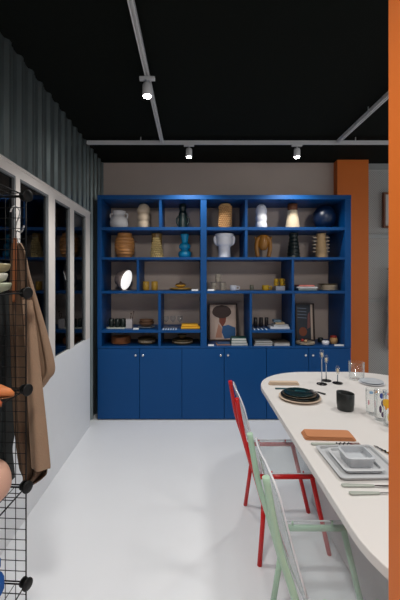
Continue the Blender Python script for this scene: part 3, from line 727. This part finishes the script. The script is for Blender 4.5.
# grey square stoneware
mgs = mat('grey_stoneware',(186,188,190),rough=.45,var=.08,scale=30)
def tray(w,d,h,rim,loc,label,rz,m_,name='square_tray'):
    o = rrect(w,d,.02,6); n = len(o); i_ = rrect(w-2*rim,d-2*rim,.014,6); bt = rrect(w-.02,d-.02,.016,6)
    b = MB(); vs = [(x,y,0) for x,y in bt]+[(x,y,h) for x,y in o]+[(x*(1-.004/w),y*(1-.004/w),h+.002) for x,y in i_]+[(x*.97,y*.97,h*.45) for x,y in i_]
    fs = [list(reversed(range(n))),[3*n+i for i in range(n)]]
    for k in range(3): fs += [(k*n+i,k*n+(i+1)%n,(k+1)*n+(i+1)%n,(k+1)*n+i) for i in range(n)]
    b.add(vs,fs)
    return one(b,name,m_,loc,label,'tray' if name=='square_tray' else 'bowl','grey square stoneware',rz)
tray(.25,.262,.014,.012,(.668,1.457,TT+.0003),'large grey square tray under the smaller tray and bowl',.03,mgs)
tray(.158,.19,.014,.010,(.655,1.452,TT+.0085),'medium grey tray between the large tray and the bowl',.02,mat('grey_stoneware_light',(196,198,200),rough=.45,var=.06,scale=30))
tray(.115,.112,.038,.008,(.655,1.437,TT+.0165),'small grey square bowl on top of two trays',.0,mat('grey_stoneware_bowl',(190,194,198),rough=.35,var=.1,scale=30),'square_bowl')
x,y = on(330,442.5); cutlery('fork',msage,(.645,1.618,TT),.0,'sage-handled fork between the terracotta napkin and grey tray',.22,True)
x,y = on(366,485); cutlery('knife',msage,(.655,1.292,TT),-.03,'sage-handled knife nearest to the grey tray on its near side',.235)
cutlery('spoon',msage,(.652,1.248,TT),.0,'sage-handled spoon, closest to the viewer on the table',.215)
cutlery('knife',msage,(.845,1.50,TT),1.9,'sage-handled knife with black beads right of the grey tray',.22,True)

# ------------------------------------------------------------------ chairs
def chair(cy, m, label, mtube):
    t = thing('dining_chair',(.5,cy,0),label,'chair','clear backed tube chairs')
    L = lambda x,y,z:(x-.5,y,z)
    sp = .1
    for s,nm in ((1,'far'),(-1,'near')):
        # back post flowing into rear leg, one tube bent low
        post = smooth_path([L(.243,s*.165,.845),L(.268,s*.172,.70),L(.290,s*.178,.60),L(.325,s*.186,.49),L(.368,s*.198,.34),L(.382,s*.205,.29)],5)
        leg = [L(.382,s*.205,.29),L(.374,s*.222,.2),L(.352,s*.25,0)]
        MB().tube(post,.0125,12).build('back_post',mtube,t)
        MB().tube(leg,.0125,12).build('rear_leg',mtube,t)
        MB().tube([L(.646,s*.186,.43),L(.745,s*.175,0)],.0125,12).build('front_leg',mtube,t)
        MB().tube([L(.352,s*.190,.43),L(.66,s*.188,.43)],.0125,12).build('seat_rail',mtube,t)
        for xx in (.43,.60):
            MB().tube([L(xx,s*.188,.44),L(xx,s*.188,.459)],.004,8).build('fixing',mtube,t)
    # clear seat plate
    b = MB().prism(rrect(.30,.40,.04,6,.53-.5,0),.449,.456); b.build('seat',M_ACR,t)
    tb = MB().tube([(x,y,.4525) for x,y in rrect(.30,.40,.04,6,.53-.5,0)],.0028,6,closed=True); tb.build('seat_edge',M_ACRE,t)
    # clear back: rounded sheet following the posts, slightly in front
    def q(u,z):   # u across, z height -> point on the back sheet
        k = (z-.34)/.505
        x = .385+(.247-.385)*k - .02*math.sin(PI*k)*.3 + .022 - .03*(1-(u)**2)*.6
        return L(x, u*(.20-.02*k), z)
    U = 12; Vn = 14; b = MB(); vs=[]; fs=[]
    for side in (0,.006):
        for j in range(Vn+1):
            z = .42+(.86-.42)*j/Vn
            lim = 1.0
            kk = (z-.42)/.44
            if kk > .8: lim = math.sqrt(max(0,1-((kk-.8)/.2)**2*.75))
            if kk < .15: lim = .85+.15*kk/.15
            for i in range(U+1):
                p = q((-1+2*i/U)*lim,z); vs.append((p[0]+side,p[1],p[2]))
    n = (U+1)*(Vn+1)
    for j in range(Vn):
        for i in range(U):
            a = j*(U+1)+i; fs.append((a,a+1,a+U+2,a+U+1)); fs.append((n+a,n+a+U+1,n+a+U+2,n+a+1))
    rim = [j*(U+1) for j in range(Vn+1)]+[Vn*(U+1)+i for i in range(1,U+1)]+[j*(U+1)+U for j in range(Vn-1,-1,-1)]+[i for i in range(U-1,0,-1)]
    for a,c_ in zip(rim, rim[1:]+rim[:1]): fs.append((a,c_,n+c_,n+a))
    b.add(vs,fs,True); b.build('backrest',M_ACR,t)
    MB().tube([tuple((Vector(vs[a])+Vector(vs[n+a]))/2) for a in rim],.0038,8,closed=True).build('backrest_edge',M_ACRE,t)
    return t
chair(2.128,M_RED,'red tube chair with clear back and seat, tucked under the table',M_RED)
chair(1.352,M_GREEN,'pale green tube chair with clear back, nearest to the viewer',M_GREEN)

# ------------------------------------------------------------------ wire rack on the left
RX = -.627; RY = 1.36; CW = .365; RA = math.radians(-3.5)
rack = thing('wire_rack',(RX,RY,0),'black wire grid cube rack with round connectors','rack',rz=RA)
def grid(name, f, nz=9, r=.0014, edge=.0026):
    b = MB()
    for i in range(nz+1):
        t_ = i/nz*CW; rr = edge if i in (0,nz) else r
        b.tube([f(t_,0),f(t_,CW)],rr,6); b.tube([f(0,t_),f(CW,t_)],rr,6)
    return b.build(name,M_WIRE,rack)
LV = [-.0,.346,.712,1.078,1.444,1.81]
for k in range(5):
    z0 = LV[k]+.006; hgt = LV[k+1]-LV[k]-.010
    grid('back_grid',lambda u,v,z0=z0,hgt=hgt:(-u,0,z0+v/CW*hgt))
    grid('left_grid',lambda u,v,z0=z0,hgt=hgt:(-CW-.004,-u,z0+v/CW*hgt))
for z in LV[1:]: grid('shelf_grid',lambda u,v,z=z:(-u,-v-.004,z))
for z in LV:
    for (cx,cy) in ((0,0),(0,-CW),(-CW,0),(-CW,-CW)):
        zc = max(z,.026); d = Vector((1 if cx==0 else -1,-.45,0)).normalized()
        b = MB(); c0 = Vector((cx,cy,zc))
        b.lathe([(.0225,.006),(.0225,.011),(.019,.014),(1e-5,.014)],22); b.lathe([(.010,-.012),(.010,.006)],12); b.lathe([(.018,-.017),(.018,-.011)],18)
        q = d.to_track_quat('Z','Y').to_matrix().to_4x4(); b.xf(Matrix.Translation(c0) @ q); b.build('connector',M_BLACK,rack)
# goods on the rack (rack frame -> world)
RM = Matrix.Translation((RX,RY,0)) @ Matrix.Rotation(RA,4,'Z')
def rk(px, Y, z):     # world X from the photo column, for goods standing on a rack shelf
    return (XY(px,Y),Y,z+.0032)
mcel = [mat('celadon_bowl',(150,156,130),rough=.4),mat('cream_bowl',(206,206,190),rough=.4),mat('olive_bowl',(142,130,92),rough=.4)]
for i,(px,r,lab) in enumerate(((9.5,.075,'celadon bowl at the bottom of the stack on the rack'),(3.5,.062,'cream bowl in the middle of the stack on the rack'),(5.5,.066,'olive bowl on top of the stack on the rack'))):
    Y = 1.26; x = XY(9.5,Y)-.075+(0,.001,.006)[i]
    one(MB().lathe([(r*.5,0),(r*.9,.012),(r,.03),(r*.97,.036),(r*.9,.032),(r*.4,.010),(1e-5,.008)],32),'bowl',mcel[i],(x,Y,LV[4]+.0035+i*.0335),lab,'bowl','bowls on the rack')
# orange slippers: pointed soft toes towards the right
mor = mat('orange_leather',(206,122,66),rough=.6,var=.15,scale=15)
def slipper(loc, rz, label, m_, s=1):
    t = thing('slipper',loc,label,'slipper','orange slippers on the rack',rz)
    U=10; b = MB(); rings=[]
    P = [(0,.0,.012),(.02,.030,.05),(.08,.040,.055),(.15,.043,.05),(.20,.034,.04),(.235,.018,.026),(.25,.004,.014)]
    for (x,w,h) in P:
        for j in range(14):
            a = 2*PI*j/14; rings.append(((x-.25)*s,w*math.cos(a)*s,(max(.004,h*.5)+h*.5*math.sin(a))*s))
    fs=[]
    for i in range(len(P)-1):
        for j in range(14): fs.append((i*14+j,i*14+(j+1)%14,(i+1)*14+(j+1)%14,(i+1)*14+j))
    fs += [list(range(14)),[(len(P)-1)*14+j for j in range(14)]]
    b.add(rings,fs,True); b.build('upper',m_,t)
    MB().prism([(-.25*s,-.02*s),(-.17*s,-.042*s),(-.08*s,-.044*s),(-.02*s,-.02*s),(0,0),(-.02*s,.02*s),(-.08*s,.044*s),(-.17*s,.042*s),(-.25*s,.02*s)],-.003,.0005).build('sole',mat('tan_sole',(120,80,50),rough=.7),t)
    return t
slipper((XY(14,1.27),1.27,LV[3]+.0065),.12,'orange pointed slipper toe nearest the rack edge',mor)
slipper((XY(5,1.19),1.17,LV[3]+.0065),.2,'darker orange slipper behind the first on the rack',mat('rust_leather',(178,90,52),rough=.6,var=.15),.95)
# peach vase
x,Y,z = rk(6,1.25,LV[2])
t = thing('round_vase',(x-.085,Y,z+.0005),'round peach vase with cream rim on the rack','vase')
MB().lathe(arc((.05,0),(.086,.03),(.094,.07),(.08,.115),(.045,.14)),32).build('body',mat('peach_ceramic',(214,168,146),rough=.6),t)
MB().lathe([(.045,.14),(.052,.148),(.05,.156),(.042,.15),(.038,.13)],32).build('rim',mat('cream_rim',(226,214,200),rough=.6),t)
slab_b = mat('royal_blue_cloth',(20,92,176),rough=.8,bump=.3,bscale=60)
for i,(px,h,lab) in enumerate(((9,.075,'folded royal blue towel, lower one on the rack'),(6,.06,'folded royal blue towel, upper one on the rack'))):
    Y=1.235; x=XY(px,1.335)
    b = MB().prism(rrect(.2,.2,.03,5),0,h)
    one(b,'folded_towel',slab_b,(x-.105,Y,LV[1]+.0035+(0,.0755)[i]),lab,'towel','blue towels on the rack',rz=.05*i,bevel=.02)

# hanging cloths behind the rack
def drape(name, cols, Y, m, label, cat, folds=3, amp=.03, thick=.004, ph=0, group='cloths hanging behind the rack', depth=0):
    """cols: rows (py, pxL, pxR) of the cloth silhouette at distance Y; folded in depth"""
    rows = []
    P = smooth_path([(a,b_,c_) for a,b_,c_ in cols],6)
    U = 36; vs=[]; fs=[]
    for p in P:
        py,xl,xr = p
        k = (py-cols[0][0])/(cols[-1][0]-cols[0][0])
        for i in range(U+1):
            u = i/U; x = XY(xl+(xr-xl)*u,Y); w = (xr-xl)*Y/F
            y = Y+math.sin(u*PI*2*folds+ph+k*.8)*amp*(.35+.65*k)+depth*(u-.5)
            vs.append((x,y,ZZ(py,Y)))
    for j in range(len(P)-1):
        for i in range(U): a=j*(U+1)+i; fs.append((a,a+1,a+U+2,a+U+1))
    # local origin at the top
    o0 = Vector(vs[U//2]); vs = [tuple(Vector(v)-o0) for v in vs]
    b = MB().add(vs,fs,True); o = b.build(name,m); o.location = o0
    md = o.modifiers.new('t','SOLIDIFY'); md.thickness = thick; md.offset = 0
    return tag(o,label,cat,group)
mlin = mat('tan_linen',(156,128,104),rough=.9,var=.12,scale=14,bump=.4,bscale=150)
mlin2 = mat('tan_linen_shaded',(100,78,60),rough=.9,var=.12,scale=14,bump=.4,bscale=150)  # darker copy of the tan linen, shadow put into the colour
YH = 1.50
drape('linen_apron',[(243,12,19),(252,11,24),(275,10,27),(300,9,30),(340,10,36),(385,11,41),(430,13,45),(466,17,48.5),(476,20,44),(486,24,29)],YH,mlin2,'long tan linen apron, coloured as its shaded side, hanging closest behind the rack','apron',2.5,.022)
drape('linen_apron',[(243,17,21),(252,19,25),(275,21,30),(300,23,37),(335,25,47),(368,28,54),(380,31,48),(388,34,42)],YH+.10,mlin,'shorter tan linen apron hanging to the right of the long one','apron',2,.02)
drape('linen_apron',[(300,22,32),(340,24,37),(385,26,41.5),(430,28,46),(464,30,49),(470,31,49)],YH-.05,mlin,'tan front fold of linen hanging down to knee height','apron',1.0,.012,ph=1)
drape('dark_jacket',[(262,-10,2),(290,-14,8),(320,-16,12),(380,-18,13),(430,-18,13.5),(450,-14,11),(470,6,12.5),(479,11,13)],YH+.03,mat('charcoal_cloth',(48,52,52),rough=.9,var=.15,bump=.3,bscale=120),'charcoal jacket hanging at the left edge behind the rack','jacket',2,.02)
drape('leather_strap',[(238,13.5,16.5),(270,12.5,16),(302,12,15.5)],YH-.045,mat('brown_leather',(150,88,48),rough=.6),'brown leather strap hanging over the linen apron','strap',.3,.004)
# white hooks
mhk = mat('white_wire',(214,214,212),rough=.35,var=0)
def hookp(pts,label):
    P = [Vector((XY(a,y),y,ZZ(b_,y))) for a,b_,y in pts]; o0 = P[0]; 
    return one(MB().tube(smooth_path([tuple(p-o0) for p in P]),.0028,8),'hanger_hook',mhk,tuple(o0),label,'hook','white hanger hooks')
hookp([(10.5,212,1.374),(12,208,1.374),(15,206,1.374),(18,208,1.39),(20,213,1.42),(17,222,1.45),(15,232,1.48),(15,243,YH)],'white wire hook curling above the hanging linen')
hookp([(24,226,1.374),(22,231,1.40),(20,232,1.46),(17,231,1.52),(16,236,1.57),(19,244,YH+.10)],'small white wire hook below the curled one')

# ------------------------------------------------------------------ right background
x0=XY(380.7,4.3); 
t = thing('wall_picture',(2.51,4.322,2.1),'white picture in a brown frame on the perforated wall','picture')
w=.225; h=.42; b=MB(); b.box(-w,-w+.022,-.035,0,0,h); b.box(w-.022,w,-.035,0,0,h); b.box(-w+.022,w-.022,-.035,0,0,.022); b.box(-w+.022,w-.022,-.035,0,h-.022,h)
b.build('frame',mat('walnut_frame',(112,70,48),rough=.5),t); MB().box(-w+.0225,w-.0225,-.02,-.002,.0225,h-.0225).build('print',mat('pale_print',(206,200,196),rough=.6),t)
t = drape('grey_shawl',[(268,391,395),(285,389.5,400),(305,387.5,404),(311,386.3,405),(313,388.5,405),(330,387.5,408),(343,386,410),(350,388,409)],4.2,mat('grey_woven',(146,142,140),rough=.9,var=.4,scale=45),'grey patterned shawl hanging on the perforated wall beside the pillar','shawl',3,.03,group='wall hanging')
one(MB().tube([(0,0,0),(0,-.12,.01)],.006,8),'wall_peg',M_BLACK,(XY(393,4.2),4.325,ZZ(269,4.2)),'dark peg holding the grey shawl','peg')

# ------------------------------------------------------------------ world, camera, view
w = bpy.data.worlds.new('world'); scene.world = w; w.use_nodes = True
bg = w.node_tree.nodes['Background']; bg.inputs[0].default_value = (.92,.96,1,1); bg.inputs[1].default_value = .62
cd = bpy.data.cameras.new('camera'); cam = bpy.data.objects.new('camera',cd); C.objects.link(cam); scene.camera = cam
cam.location = (0,0,EYE); cam.rotation_euler = (PI/2,0,0)
cd.sensor_fit = 'VERTICAL'; cd.sensor_height = 36; cd.sensor_width = 24; cd.lens = F/600*36
cd.shift_x = (200-VX)/600; cd.shift_y = -(300-VY)/600; cd.clip_start = .05
vs = scene.view_settings; vs.view_transform = 'Standard'; vs.look = 'None'; vs.gamma = 1; vs.use_curve_mapping = False; vs.exposure = .2
